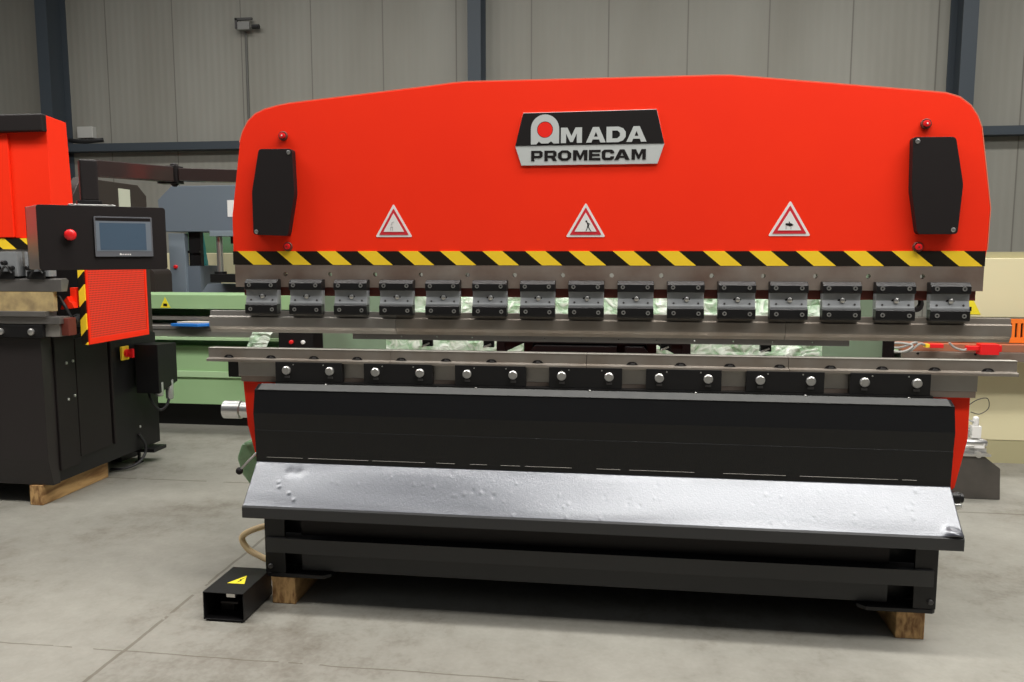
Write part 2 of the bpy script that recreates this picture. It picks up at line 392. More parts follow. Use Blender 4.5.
# pale red line along the top edge of the ram
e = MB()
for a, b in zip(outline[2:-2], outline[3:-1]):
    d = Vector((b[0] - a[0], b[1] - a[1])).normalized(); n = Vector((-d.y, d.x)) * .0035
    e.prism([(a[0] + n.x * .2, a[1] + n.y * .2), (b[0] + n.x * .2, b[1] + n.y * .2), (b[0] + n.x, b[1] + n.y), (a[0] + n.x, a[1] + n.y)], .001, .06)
tag(e.build('edge_line', mat('pale_red_edge', (.80, .22, .13), .4), PB), 'pale edge line')
MB().box(-1.552, 1.542, -.0025, .0, 1.487, 1.546).build('hazard_stripe', HAZ, PB)
# clamp bar with its row of holes
hx = [-1.313 + .2022 * i for i in range(14)]
holes = [[(x + .0095 * math.cos(a * math.pi / 6), 1.446 + .0095 * math.sin(a * math.pi / 6)) for a in range(12)] for x in hx]
MB().prism([(-1.545, 1.39), (1.540, 1.39), (1.540, 1.4865), (-1.545, 1.4865)], -.002, .03, 'y', holes).build('clamp_bar', RUSTY, PB)
MB().box(-1.512, 1.520, .012, .05, 1.352, 1.392).build('wedge_bar', DARKRED, PB)

# side covers
def side_cover(pts, scr):
    c = MB().prism(rounded(pts, .014, 4), -.036, .0).build('side_cover', SATIN, PB, bevel=.007, seg=3)
    for x, z in scr:
        s = MB().lathe((x, -.038, z), [(0, .006), (.001, .009), (.004, .009)], n=14); s.box(x - .0012, x + .0012, -.0395, -.038, z - .006, z + .006)
        s.build('screw', BRIGHT, c)
side_cover([(-1.401, 1.980), (-1.252, 1.978), (-1.247, 1.79), (-1.282, 1.611), (-1.438, 1.617), (-1.438, 1.80)], [(-1.268, 1.964), (-1.424, 1.630)])
side_cover([(1.241, 1.980), (1.396, 1.978), (1.432, 1.80), (1.422, 1.611), (1.276, 1.611), (1.246, 1.78)], [(1.259, 1.964), (1.406, 1.627)])
for x, z in ((-1.303, 2.037), (-1.296, 1.566), (1.296, 2.033), (1.291, 1.562)):
    b = MB().lathe((x, -.010, z), [(0, .018), (.002, .020), (.01, .020)], n=20)
    b = b.build('ram_bolt', DARKRED, PB, smooth=True)
    MB().lathe((x, -.020, z), [(0, .008), (.001, .0125), (.011, .0125)], n=16).build('bolt_head', BTNRED, b, smooth=True)
    MB().lathe((x, -.0215, z), [(0, .0035), (.002, .0035)], n=6).build('socket', WHITE if z > 2 else DARKRED, b)

# nameplate
px = lambda c: (c - 507) * .000717
pz = lambda c: 1.976 - (c - 312) * .000717
NP = MB().prism([(-.300, 1.976), (-.267, 2.109), (.273, 2.112), (.306, 1.976), (.280, 1.897), (-.274, 1.897)], -.006, 0).build('nameplate', SILVER, PB, bevel=.001)
MB().prism([(-.2995, 1.977), (-.2668, 2.1075), (.2725, 2.1105), (.3055, 1.977)], -.0072, -.006).build('black_panel', INK, NP)
t = MB()
for ch, a, b in (('M', 352, 472), ('A', 495, 606), ('D', 610, 718), ('A', 722, 834)): letter(t, ch, px(a), px(b), pz(300), pz(214), -.0086, -.0072)
cx, cz = px(261), pz(219); rr = 81 * .000717
o = [(px(180), pz(305)), (px(180), cz)] + arc(cx, cz, rr, 180, 0, 18)[1:-1] + [(px(342), cz), (px(342), pz(301)), (px(310), pz(301)), (px(296), pz(288)), (px(280), pz(300)), (px(240), pz(300)), (px(226), pz(288)), (px(212), pz(305))]
t.prism(o, -.0086, -.0072, 'y', [[(cx + 46 * .000717 * math.cos(i * math.pi / 12), pz(223) + 46 * .000717 * math.sin(i * math.pi / 12)) for i in range(24)]])
t.build('lettering', SILVER, NP)
MB().cyl((cx, -.0082, pz(223)), 43 * .000717, .001, n=28).build('logo_dot', DOTRED, NP)
t = MB()
for ch, a, b in zip('PROMECAM', (182, 258, 336, 422, 512, 585, 656, 752), (248, 328, 412, 504, 580, 655, 742, 832)): letter(t, ch, px(a), px(b), pz(398), pz(340), -.0072, -.006)
t.build('lettering', INK, NP)

# three triangular warning signs
def warn(cx, z0, wdt, hgt, pict, says):
    m = MB(); tri_sign(m, cx, z0, wdt, hgt, -.0012, 0, .008); a = m.build('warning_sign', WHITE, PB)
    a['label'] = says
    m = MB(); tri_sign(m, cx, z0 + .009, wdt * .80, hgt * .80, -.0022, -.0012, .003); m.build('red_border', SIGNRED, a)
    m = MB(); tri_sign(m, cx, z0 + .022, wdt * .56, hgt * .56, -.0030, -.0022, .002); m.build('white_field', WHITE, a)
    p = MB()
    for q in pict: p.prism([(cx + u * .001, z0 + v * .001) for u, v in q], -.0036, -.0030)
    p.build('pictogram', INK if pict is not faint else mat('faint_grey_print', (.42, .42, .42), .6), a)
faint = [[(-14, 26), (-12, 26), (-12, 42), (-14, 42)], [(-6, 26), (-4, 26), (-4, 42), (-6, 42)], [(-14, 40), (-4, 40), (-4, 43), (-14, 43)], [(-10, 58), (0, 62), (2, 66), (-8, 61)], [(-12, 50), (-5, 56), (-6, 58), (-13, 52)]]
walker = [arc(3, 64, 4.0, 0, 330, 10), [(4, 60), (9, 60), (14, 48), (12, 42), (7, 43), (7, 52)], [(7, 44), (11, 43), (7, 34), (3, 24), (0, 24), (4, 34)], [(9, 44), (13, 43), (17, 34), (24, 24), (20, 24), (13, 35)], [(8, 58), (15, 56), (18, 52), (16, 51), (13, 54), (7, 55)]]
hand = [[(-14, 42), (-2, 40), (-2, 50), (-14, 51), (-17, 47)], [(-2, 38), (8, 39), (15, 44), (8, 49), (2, 51), (-1, 57), (-4, 57), (-2, 50)], [(-14, 26), (-13, 26), (-13, 40), (-14, 40)], [(5, 26), (6, 26), (6, 38), (5, 38)]]
warn(-.822, 1.606, .162, .140, faint, 'triangular sign with a faded pictogram')
warn(-.007, 1.604, .163, .140, walker, 'triangular sign showing a walking figure')
warn(.804, 1.606, .164, .140, hand, 'triangular sign showing a pointing hand')

# tool clamps: steel body, two black jaws, socket screws, slotted centre bolt
def make_clamp():
    x = -1.409
    m = MB().prism([(.0, 1.405), (-.034, 1.405), (-.034, 1.352), (-.036, 1.345), (-.042, 1.325), (-.042, 1.285), (.0, 1.280)], x - .072, x + .072, 'x')
    c = m.build('tool_clamp', PLATEST, PB, bevel=.0015)
    MB().prism([(-.030, 1.425), (.0, 1.425), (0, 1.378), (-.046, 1.380), (-.048, 1.385), (-.047, 1.410)], x - .0735, x + .0735, 'x').build('clamp_jaw', BLACK, c, bevel=.002)
    MB().prism([(-.044, 1.318), (-.050, 1.314), (-.050, 1.280), (-.046, 1.274), (-.012, 1.274), (-.012, 1.318)], x - .0735, x + .0735, 'x').build('clamp_jaw', BLACK, c, bevel=.002)
    for dx, z, y in ((-.052, 1.400, -.051), (.048, 1.400, -.051), (-.048, 1.296, -.053), (.051, 1.295, -.053)):
        s = MB().prism([(x + dx + .0085 * math.cos(a * math.pi / 8), z + .0085 * math.sin(a * math.pi / 8)) for a in range(16)], y, y + .006, 'y',
                       [[(x + dx + .0045 * math.cos(a * math.pi / 3), z + .0045 * math.sin(a * math.pi / 3)) for a in range(6)]])
        s.build('socket_screw', CHROME, c)
    MB().prism(arc(x - .008, 1.351, .006, 90, 270, 6) + arc(x + .012, 1.351, .006, -90, 90, 6), -.0348, -.030).build('slot', INK, c)
    MB().lathe((x + .004, -.044, 1.352), [(0, .006), (.002, .0092), (.012, .0092)], n=16).build('centre_bolt', BRIGHT, c, smooth=True)
    for dx in (-.048, .050):
        MB().cyl((x + dx, -.041, 1.336), .0040, .006, n=10).build('pin', DGREY, c)
    return c
c0 = make_clamp()
for i in range(1, 15): copy_tree(c0, PB, dx=.2012 * i)

# upper tools
prof = [(.010, 1.285), (-.012, 1.285), (-.014, 1.262), (-.024, 1.258), (-.024, 1.216), (-.012, 1.203), (-.008, 1.190), (.004, 1.190), (.012, 1.215), (.020, 1.258), (.010, 1.262)]
for a, b in ((-1.665, -.8145), (-.8135, .7995), (.8005, 1.646)):
    MB().prism(prof, a, b, 'x').build('punch', STEEL if a < -1 else DIEM, PB, bevel=.001)
m = MB().prism([(-1.013, 1.166), (1.052, 1.166), (1.052, 1.1905), (-1.013, 1.1905)], -.004, .012, 'y',
               [[(-.95 + .155 * i + .003 * math.cos(a * math.pi / 4), 1.179 + .003 * math.sin(a * math.pi / 4)) for a in range(8)] for i in range(13)])
tag(m.build('punch_tip', STEELD, PB), 'dark grey lower punch bar with small holes')
for x in (-.69, -.42, .33, .735):
    f = MB().box(x - .022, x + .022, .03, .055, 1.135, 1.20).build('gauge_finger', BLACK, PB, bevel=.001)
    MB().tube([(x - .02, .02, 1.136), (x + .012, .02, 1.150)], .004, smooth=0).build('pin', BRIGHT, f)

# lower tools
cuts = [-1.672, -.836, .004, .815, 1.672]
for a, b in zip(cuts, cuts[1:]):
    hs = []
    prof = [(-.030, 1.120), (-.006, 1.120), (0, 1.108), (.006, 1.120), (.030, 1.120), (.030, 1.062), (-.050, 1.062), (-.050, 1.074), (-.030, 1.078)]
    d = MB().prism(prof, a + .0008, b - .0008, 'x').build('die', DIEM, PB, bevel=.0012)
    MB().box(a + .001, b - .001, -.0312, -.006, 1.1195, 1.1215).build('top_edge_strip', EDGE, d)  # lighter strip along the top front of each die
    x = -1.575
    while x < 1.7:
        if a + .03 < x < b - .03:
            MB().prism([(x - .024, 1.0785), (x + .024, 1.0785), (x + .016, 1.088), (x + .008, 1.091), (x - .008, 1.091), (x - .016, 1.088)], -.0318, -.029).build('clamp_recess', INK, d)
            MB().prism([(x - .008, 1.079), (x + .010, 1.079), (x + .012, 1.084), (x - .004, 1.087)], -.035, -.0318).build('clamp_stud', DGREY, d)
        x += .1963

# lower beam (bed)
MB().prism([(-1.528, .971), (1.520, .971), (1.521, .80), (1.483, .60), (1.36, .47), (-1.36, .47), (-1.474, .60), (-1.514, .77)], .0, .07).build('lower_beam', RED, PB, bevel=.002)
b = MB().box(-1.537, 1.535, -.022, .085, .996, 1.0618).build('bed_rail', STEEL, PB, bevel=.0015)
MB().box(-1.525, 1.530, -.022, .085, .971, .9955).build('bed_rail_base', RUSTY, PB)
MB().box(-1.60, -1.53, .005, .06, .985, 1.06).build('end_block', BLACK, PB, bevel=.003)
def die_clamp(x):
    c = MB().box(x - .151, x + .151, -.052, -.0225, .980, 1.066).build('die_clamp', BLACK, PB, bevel=.0015)
    for dx in (-.098, .098):
        s = MB().lathe((x + dx, -.066, 1.030), [(0, .015), (.003, .0185), (.014, .0185)], n=24); s.build('hex_bolt', CHROME, c, smooth=True)
        MB().box(x + dx - .010, x + dx + .012, -.056, -.052, .997, 1.006).build('spring_tab', DGREY, c)
    for dx, z in ((-.068, 1.055), (.068, 1.055)): MB().cyl((x + dx, -.0545, z), .003, .003, n=8).build('rivet', CHROME, c)
    return c
dc = die_clamp(-1.2)
for i in range(1, 7): copy_tree(dc, PB, dx=.4 * i)
for x in (-.66, -.2, .15):
    for z in (1.032, 1.044, 1.02): pass
MB().box(-1.35, 1.36, -.058, -.0225, .963, .9795).build('cover_rail', BLACK, PB)
for x in (-1.12, -.46, .02, .45, .88, 1.27):
    MB().lathe((x, -.064, .970), [(0, .004), (.002, .0055), (.006, .0055)], n=10).build('cover_screw', CHROME, PB)

# front cover of the bed
def sheet(profile, x0, x1, t, name, m, nx=2, bevel=0.):
    """folded sheet metal: profile in (y,z) given thickness t on the inner side"""
    P = [Vector(p) for p in profile]; Q = []
    for i, p in enumerate(P):
        d = (P[min(i + 1, len(P) - 1)] - P[max(i - 1, 0)]).normalized(); Q.append(p + Vector((-d.y, d.x)) * t)
    return MB().prism([tuple(p) for p in P] + [tuple(q) for q in reversed(Q)], x0, x1, 'x').build(name, m, PB, bevel=bevel)
cov = sheet([(-.057, .968), (-.098, .948), (-.118, .850), (-.1105, .775), (-.1115, .773), (-.104, .650), (-.104, .632)], -1.428, 1.426, .006, 'front_cover', COVERP)
MB().prism([(-.058, .9695), (-.100, .9492), (-.1005, .9505), (-.058, .9710)], -1.412, 1.412, 'x').build('grey_top_fold', mat('grey_fold_paint', (.055, .055, .055), .55, noise_=(20, .3, (.075, .075, .072))), cov)  # separate top strip of the cover, lighter grey than the rest
MB().box(-1.424, -1.40, -.095, .0, .64, .93).box(1.398, 1.422, -.095, .0, .64, .93).build('cover_end', BLACK, cov)
x = -1.38
while x < 1.3:
    l = random.uniform(.06, .38); l = min(l, 1.3 - x)
    e = MB().box(x, x + l, -.1060, -.104, .6525, .6538).build('chipped_edge', mat('chipped_paint', (.35, .33, .30), .6) if x < -1.3 else e.data.materials[0], cov)
    e['label'] = 'thin line of chipped paint'; x += l + random.uniform(.01, .12)

# scrap tray with dents
def tray():
    m = MB(); nx, ny = 760, 40
    bumps = [(random.uniform(-1.4, 1.4), random.random(), random.uniform(.004, .008), random.choice((1, 1, -1)) * random.uniform(.0003, .0009)) for _ in range(70)]
    bumps += [(-1.26, .22, .020, -.002), (-1.22, .22, .020, -.002), (-1.30, .45, .006, .0022), (-1.29, .55, .006, .0022), (-1.24, .68, .006, .0022), (-1.21, .82, .006, .0024)]
    bumps += [(1.385, .93, .022, .013), (1.41, .98, .018, .010)]
    A, B = Vector((0, -.104, .632)), Vector((0, -.252, .478)); n = Vector((0, -.72, .69)).normalized()
    top = []
    for j in range(ny + 1):
        for i in range(nx + 1):
            x = -1.426 + 2.852 * i / nx; t = j / ny; h = 0
            for bx, bt, br, bh in bumps:
                d2 = (x - bx) ** 2 + ((t - bt) * .21) ** 2
                if d2 < 9 * br * br: h += bh * math.exp(-d2 / (br * br))
            h += .0022 * noise.noise(Vector((x * 2.2, t * 1.5, 0))) * min(1, 6 * t * (1 - t) + .2)
            top.append(Vector((x, 0, 0)) + A.lerp(B, t) + n * h)
    k = nx + 1
    m.add(top, [(j * k + i, j * k + i + 1, (j + 1) * k + i + 1, (j + 1) * k + i) for j in range(ny) for i in range(nx)])
    o = m.build('scrap_tray', TRAYP, PB, smooth=True)
    s = o.modifiers.new('solid', 'SOLIDIFY'); s.thickness = .004; s.offset = -1
    l = MB().prism([(-.2505, .481), (-.2560, .474), (-.2560, .430), (-.2540, .428), (-.20, .430), (-.20, .434), (-.2515, .434), (-.2515, .474)], -1.427, 1.427, 'x')
    tag(l.build('tray_lip', mat('satin_charcoal_enamel', (.026, .026, .027), .4, bump=(260, .15, .001)), o), 'folded dark front lip')
    MB().box(-1.425, -1.417, -.25, -.106, .430, .478).box(1.417, 1.425, -.25, -.106, .430, .478).build('tray_gusset', BLACK, o)
tray()

# base frame
MB().box(-1.392, -1.300, -.125, -.113, .140, .430).box(-1.392, -1.384, -.113, .0, .140, .430).build('end_plate', BLACK, PB, bevel=.001)
MB().box(1.305, 1.390, -.125, -.113, .140, .430).box(1.382, 1.390, -.113, .0, .140, .430).build('end_plate', BLACK, PB, bevel=.001)
MB().box(-1.384, 1.382, -.030, -.018, .140, .630).build('base_panel', BLACK, PB)
m = MB().box(-1.380, 1.372, -.140, -.134, .236, .302).box(-1.380, 1.372, -.134, -.06, .296, .302).box(-1.380, 1.372, -.134, -.06, .236, .242)
m.build('base_channel', mat('worn_black_enamel', (.026, .026, .027), .42, bump=(260, .2, .002)), PB, bevel=.001)
MB().box(-1.24, 1.22, -.085, -.075, .142, .234).build('kick_plate', mat('dull_charcoal_enamel', (.024, .024, .025), .5), PB)
MB().box(-1.24, 1.22, -.085, -.075, .303, .425).build('upper_kick_plate', SATIN, PB)
for s in (-1, 1):
    f = MB().prism([(s * 1.10, -.10), (s * 1.13, -.128), (s * 1.378, -.128), (s * 1.390, -.118), (s * 1.390, .10), (s * 1.10, .10)], .1215, .1385, 'z').build('foot_plate', BLACK, PB, bevel=.002)
    MB().lathe((s * 1.345, -.095, .138), [(0, .016), (.008, .016), (.009, .012)], 'z', 16).build('anchor_bolt', BRIGHT, f)
    MB().lathe((s * 1.368, -.135, .170), [(0, .008), (.003, .011), (.010, .011)], n=14).build('plate_bolt', DGREY, f)

# C-frames behind, cylinders, back gauge
Cp = [(.065, .14), (1.55, .14), (1.55, 1.93), (.08, 1.93), (.08, 1.50), (.36, 1.46), (.40, 1.36), (.40, 1.08), (.34, .99), (.065, .97)]
Cp = [(.075, .14), (1.45, .14), (1.45, 1.98), (.075, 1.98), (.075, 1.55), (.30, 1.48), (.385, 1.38), (.385, .90), (.30, .80), (.075, .80)]
for s in (-1, 1):
    f = MB().prism(Cp, s * 1.300, s * 1.345, 'x').build('side_frame', FRAMEG, PB, bevel=.002)
    MB().box(min(s * 1.298, s * 1.347), max(s * 1.298, s * 1.347), .378, .3848, .92, 1.36).build('throat_edge', BLACK, f)
    MB().lathe((s * 1.322, .20, 1.50), [(0, .06), (.44, .06)], 'z', 24).build('lift_cylinder', DGREY, PB, smooth=True)
MB().box(-1.299, 1.299, .071, 1.348, .1405, .150).build('light_block_pan', BLACK, PB)  # unseen sheet, added to keep light from behind off the floor below
MB().box(-1.299, 1.299, -.018, .0705, .1405, .150).build('light_block_lip', BLACK, PB)  # added front strip of the same light-blocking sheet
MB().box(-1.25, 1.25, .90, .93, .012, .14).build('light_block_skirt', BLACK, PB)  # unseen closure, added to darken the floor under the press
m = MB().box(-1.30, 1.30, 1.35, 1.40, .16, .80)
tag(m.build('rear_panel', FRAMEG, PB), 'green rear panel low between the frames')
g = MB().box(-.47, .48, .58, .66, 1.094, 1.135).box(-.47, -.432, .58, .66, .98, 1.094).box(.442, .48, .58, .66, .98, 1.094)
g.prism([(-.432, 1.094), (-.33, 1.094), (-.432, 1.045)], .585, .60).prism([(.442, 1.094), (.318, 1.094), (.442, 1.03)], .585, .60)
g.box(-.335, -.29, .6, .66, .98, 1.1).box(.27, .318, .6, .66, .98, 1.1).box(-.335, .318, .665, .68, .95, 1.115)
g = g.build('back_gauge', BLACK, PB)
MB().prism([(-.30, 1.055), (-.275, 1.085), (.125, 1.085), (.125, .96), (-.30, .96)], .55, .60).build('gauge_panel', BLACK, g, bevel=.002)
MB().prism([(.165, 1.085), (.255, 1.085), (.275, 1.06), (.275, .96), (.165, .96)], .55, .60).build('gauge_panel', BLACK, g, bevel=.002)
MB().lathe((-.47, .62, 1.02), [(0, .012), (.95, .012)], 'x', 12).build('gauge_screw', DGREY, g)
MB().box(-1.3, -.47, .63, .66, .92, .97).box(.48, 1.3, .63, .66, .92, .97).build('gauge_beam', BLACK, g)

# servo cylinder, lever, pump casting and side valve on the flanks
MB().lathe((-1.780, .30, .775), [(0, .034), (.004, .044), (.088, .044), (.092, .038), (.185, .037), (.46, .037)], 'x', 28).build('motor', ALU, PB, smooth=True)
l = MB().tube([(-1.40, -.06, .690), (-1.435, -.095, .663), (-1.505, -.10, .592)], .0055, smooth=0).build('lever', BRIGHT, PB, smooth=True)
MB().lathe((-1.526, -.10, .585), [(0, .004), (.003, .011), (.009, .0155), (.015, .017), (.021, .0155), (.027, .011), (.030, .004)], 'x', 18).build('knob', INK, l, smooth=True)
m = MB().prism([(-1.715, .60), (-1.68, .60), (-1.62, .50), (-1.60, .42), (-1.66, .36), (-1.72, .44), (-1.745, .52)], .33, .45)
tag(m.build('pump_casting', mat('glossy_green_casting', (.14, .27, .13), .25, noise_=(12, .4, (.26, .42, .24)), bump=(14, .6, .02)), PB, bevel=.018, seg=3), 'small glossy green casting')
v = MB().lathe((1.44, -.02, .565), [(0, .026), (.05, .026), (.055, .020), (.065, .020)], 'x', 16).build('side_valve', BLACK, PB, smooth=True)
MB().lathe((1.465, -.03, .535), [(0, .012), (.02, .015), (.035, .010)], 'x', 12).build('valve_cap', BRIGHT, v, smooth=True)

# ------------------------------------------------------------------ timbers, pedal, hose
def timber(name, x0, x1, y0, y1, h, label):
    e = MB().box(x0, x1, y0, y1, 0.0005, h)
    o = e.build(name, WOOD, bevel=.003)
    return tag(o, label, 'timber block', 'timber blocks under the machines')
timber('timber_block', -1.365, -1.258, -.128, 1.38, .1205, 'dark stained timber block under the left foot of the big red press, beside the pedal')
timber('timber_block', 1.254, 1.363, -.10, 1.38, .1205, 'timber block with cracked end grain under the right foot of the big red press')
timber('timber_block', -3.43, -3.345, .985, 1.62, .1235, 'long pale timber block under the black cabinet of the left press')

FP = empty('foot_pedal', (-1.49, -.19, 0))
tag(FP, 'open black metal foot pedal box on the floor with a yellow warning triangle', 'foot pedal')
x0, x1, ya, yb, zb, zt = -1.577, -1.397, -.332, -.062, .008, .128
m = MB().box(x0, x1, ya, yb, zt - .003, zt).box(x0, x1, ya, yb, zb, zb + .003).box(x0, x0 + .003, ya, yb, zb, zt).box(x1 - .003, x1, ya, yb, zb, zt).box(x0, x1, yb - .003, yb, zb, zt)
m.build('housing', BLACK, FP, bevel=.0008)
MB().box(x0 + .03, x0 + .09, ya + .09, yb - .03, zb + .003, zb + .05).prism([(ya + .05, zb + .06), (yb - .05, zb + .095), (yb - .05, zb + .085), (ya + .05, zb + .05)], x0 + .05, x0 + .13, 'x').build('pedal', SATIN, FP, bevel=.002)
MB().box(x0 + .10, x0 + .138, ya + .010, ya + .03, zt - .022, zt - .003).build('bracket', BRIGHT, FP)
w_ = MB().prism([(x0 + .060, -.236), (x0 + .138, -.236), (x0 + .108, -.150)], zt, zt + .001, 'z').build('warning_triangle', YELLOW, FP)
MB().prism([(x0 + .098, -.226), (x0 + .112, -.204), (x0 + .105, -.203), (x0 + .112, -.172), (x0 + .097, -.198), (x0 + .103, -.200)], zt + .001, zt + .0016, 'z').build('bolt_symbol', INK, w_)
for dx in (.012, .164):
    for y in (ya + .015, yb - .02): MB().cyl((x0 + dx, y, .0), .008, .010, 'z', 12).build('rubber_foot', CABLE, FP)
m = MB().tube([(-1.385, .18, .268), (-1.46, .13, .268), (-1.555, .10, .245), (-1.612, .10, .205), (-1.585, .10, .150), (-1.52, .095, .118), (-1.455, .08, .095), (-1.44, .03, .060), (-1.447, -.02, .050), (-1.45, -.055, .05)], .0145, 12)
tag(m.build('rubber_hose', HOSE, smooth=True), 'beige rubber hose looping out beside the left end of the black base frame', 'hose')

# ------------------------------------------------------------------ control pendant on its swing arm
ang = R(40)
import numpy as _n
CP = empty('control_pendant', (-2.255, -.297, 1.468), ang)
tag(CP, 'black control pendant with screen and red button hanging from a jointed black arm', 'control pendant')
def L(p):  # local pendant frame -> world
    return world(CP) @ Vector(p)
def lbox(x0, x1, y0, y1, z0, z1):
    m = MB(); vs = [L((x, y, z)) for z in (z0, z1) for y in (y0, y1) for x in (x0, x1)]
    return m.add(vs, [(0, 2, 3, 1), (4, 5, 7, 6), (0, 1, 5, 4), (2, 6, 7, 3), (0, 4, 6, 2), (1, 3, 7, 5)])
PW, PH = .492, .268
k = MB().prism([(0, .004), (PW, .004), (PW - .02, .20), (-.035, .20)], 0, PH, 'z'); k.v = [tuple(L(p)) for p in k.v]; k.build('enclosure', BRIGHT, CP, bevel=.004)
fr = MB(); fp = rounded([(-.002, -.002), (PW + .002, -.002), (PW + .002, PH + .002), (-.002, PH + .002)], .014, 4)
fr.prism([(x, z) for x, z in fp], -.001, .004); fr.v = [tuple(L(p)) for p in fr.v]
fr.build('front_panel', SATIN, CP, bevel=.001)
lbox(-.0355, PW - .02, .20, .205, -.0005, PH).build('back_plate', BLACK, CP)
def lp(name, pts, y0, y1, m, par=CP, bev=0.):
    k = MB().prism(pts, y0, y1); k.v = [tuple(L(p)) for p in k.v]; return k.build(name, m, par, bevel=bev)
sc = lp('screen', rounded([(.208, .055), (.436, .055), (.436, .226), (.208, .226)], .004, 3), -.010, -.001, SCREENF, bev=.001)
lp('screen_margin', [(.214, .078), (.430, .078), (.430, .206), (.214, .206)], -.0108, -.010, SCREENM, sc)
lp('display', [(.228, .083), (.410, .083), (.410, .199), (.228, .199)], -.0113, -.0108, SCREENG, sc)
lp('title_bar', [(.214, .208), (.430, .208), (.430, .221), (.214, .221)], -.0106, -.010, INK, sc)
lg = MB()
for i, wd in enumerate((.006, .004, .004, .005, .004, .004, .005)): 
    xx = .302 + i * .0065; lg.prism([(xx, .061), (xx + wd, .061), (xx + wd, .067 + (.003 if i == 0 else 0)), (xx, .067 + (.003 if i == 0 else 0))], -.0106, -.010)
lg.v = [tuple(L(p)) for p in lg.v]; lg.build('maker_mark', WHITE, sc)
def llathe(c, prof, n=22):
    k = MB().lathe(c, prof, 'y', n); k.v = [tuple(L(p)) for p in k.v]; return k
es = llathe((.116, -.034, .146), [(0, .010), (.003, .020), (.008, .0235), (.014, .0235), (.018, .016), (.033, .013)]).build('emergency_stop_button', BTNRED, CP, smooth=True)
k = MB().lathe((-.008, .11, .135), [(0, .005), (.008, .005)], 'x', 10); k.v = [tuple(L(p)) for p in k.v]; k.build('side_screw', BRIGHT, CP)
lbox(.12, .30, .04, .16, PH, PH + .010).build('mounting_plate', BRIGHT, CP, bevel=.001)
lbox(.155, .250, .05, .13, PH + .010, PH + .028).build('post_base', BLACK, CP, bevel=.001)
lbox(.170, .240, .055, .125, PH + .028, .470).build('post', SATIN, CP, bevel=.006)
# arm in world space: from post top to elbow to the rear of the press
P1 = L((.205, .09, .442)); P1.z = 1.905
P2 = Vector((-1.955, .245, 1.905)); P3 = Vector((-1.60, .40, 1.905))
def bar(a, b, wd, h, name, m):
    d = (b - a).normalized(); s = Vector((-d.y, d.x, 0)) * wd / 2; u = Vector((0, 0, h / 2))
    vs = [p + i * s + j * u for p in (a, b) for i, j in ((-1, -1), (1, -1), (1, 1), (-1, 1))]
    return MB().add(vs, [(0, 1, 2, 3), (7, 6, 5, 4), (0, 4, 5, 1), (1, 5, 6, 2), (2, 6, 7, 3), (3, 7, 4, 0)]).build(name, m, CP, bevel=.004)
ARM = mat('glossy_black_arm', (.035, .024, .022), .16, spec=.8)
bar(P1, P2, .06, .070, 'arm', ARM)
bar(P2 + (P3 - P2).normalized() * .02, P3, .06, .060, 'arm', ARM)
j = MB().box(P2.x - .028, P2.x + .028, P2.y - .034, P2.y + .034, P2.z - .036, P2.z + .040).lathe((P2.x, P2.y, P2.z - .056), [(0, .008), (.01, .018), (.104, .018), (.110, .008)], 'z', 14)
j.build('elbow_joint', INK, CP, bevel=.003)
MB().box(P2.x - .07, P2.x + .03, P2.y - .03, P2.y + .03, P2.z - .042, P2.z - .034).build('joint_plate', BLACK, CP)

# ------------------------------------------------------------------ LEFT PRESS BRAKE
LP = empty('press_brake', (-4.2, 1.6, 0))
tag(LP, 'red press brake at far left with black base cabinet and perforated red side guard', 'press brake')
XR = -3.175; XL = -5.4
MB().prism([(1.0, 1.625), (1.20, 1.60), (1.17, 2.315), (1.0, 2.332)], XL, XR, 'x').build('ram', RED, LP, bevel=.004)
MB().box(XL, -3.42, .985, .998, 1.63, 2.235).build('ram_front_panel', RED, LP, bevel=.002)
MB().box(XL, XR + .004, .955, 1.0, 2.236, 2.335).build('top_cover', SATIN, LP, bevel=.008)
MB().box(XL, XR - .02, .992, 1.0, 1.560, 1.624).build('hazard_stripe', HAZ2, LP)
MB().box(XL, XR - .03, 1.0, 1.05, 1.46, 1.56).build('clamp_bar', STEEL, LP)
MB().box(XL, XR - .05, 1.02, 1.06, 1.33, 1.46).build('clamp_backing', BLACK, LP)
for i in range(4):
    x = -3.26 - .2 * i
    c = MB().box(x - .075, x + .075, .955, 1.02, 1.40, 1.545).build('tool_clamp', PLATEST, LP, bevel=.002)
    MB().box(x - .055, x + .055, .94, .955, 1.385, 1.43).build('clamp_jaw', BLACK, c, bevel=.002)
    for dx in (-.045, 0., .045): MB().lathe((x + dx, .925, 1.43 + (.02 if dx else .05)), [(0, .009), (.004, .014), (.03, .014)], n=12).build('screw', BLACK, c)
    MB().tube([(x - .03, .93, 1.40), (x + .02, .925, 1.46), (x + .05, .935, 1.42)], .006, 8).build('clamp_lever', CABLE, c)
MB().prism([(.95, 1.375), (.95, 1.385), (1.0, 1.39), (1.02, 1.375), (1.0, 1.312), (.95, 1.312)], XL, -3.108, 'x').build('punch', STEELD, LP, bevel=.002)
MB().box(XL, -3.20, .92, 1.02, 1.166, 1.196).build('die', STEELD, LP, bevel=.001)
MB().box(XL, -3.12, .935, 1.03, 1.122, 1.164).build('die_rail', STEELD, LP, bevel=.002)
MB().box(XL, -3.14, .955, 1.03, 1.045, 1.120).build('bed_rail', STEEL, LP, bevel=.002)
MB().box(-3.14, -3.09, .97, 1.04, 1.05, 1.155).build('rail_end', DARKRED, LP, bevel=.004)
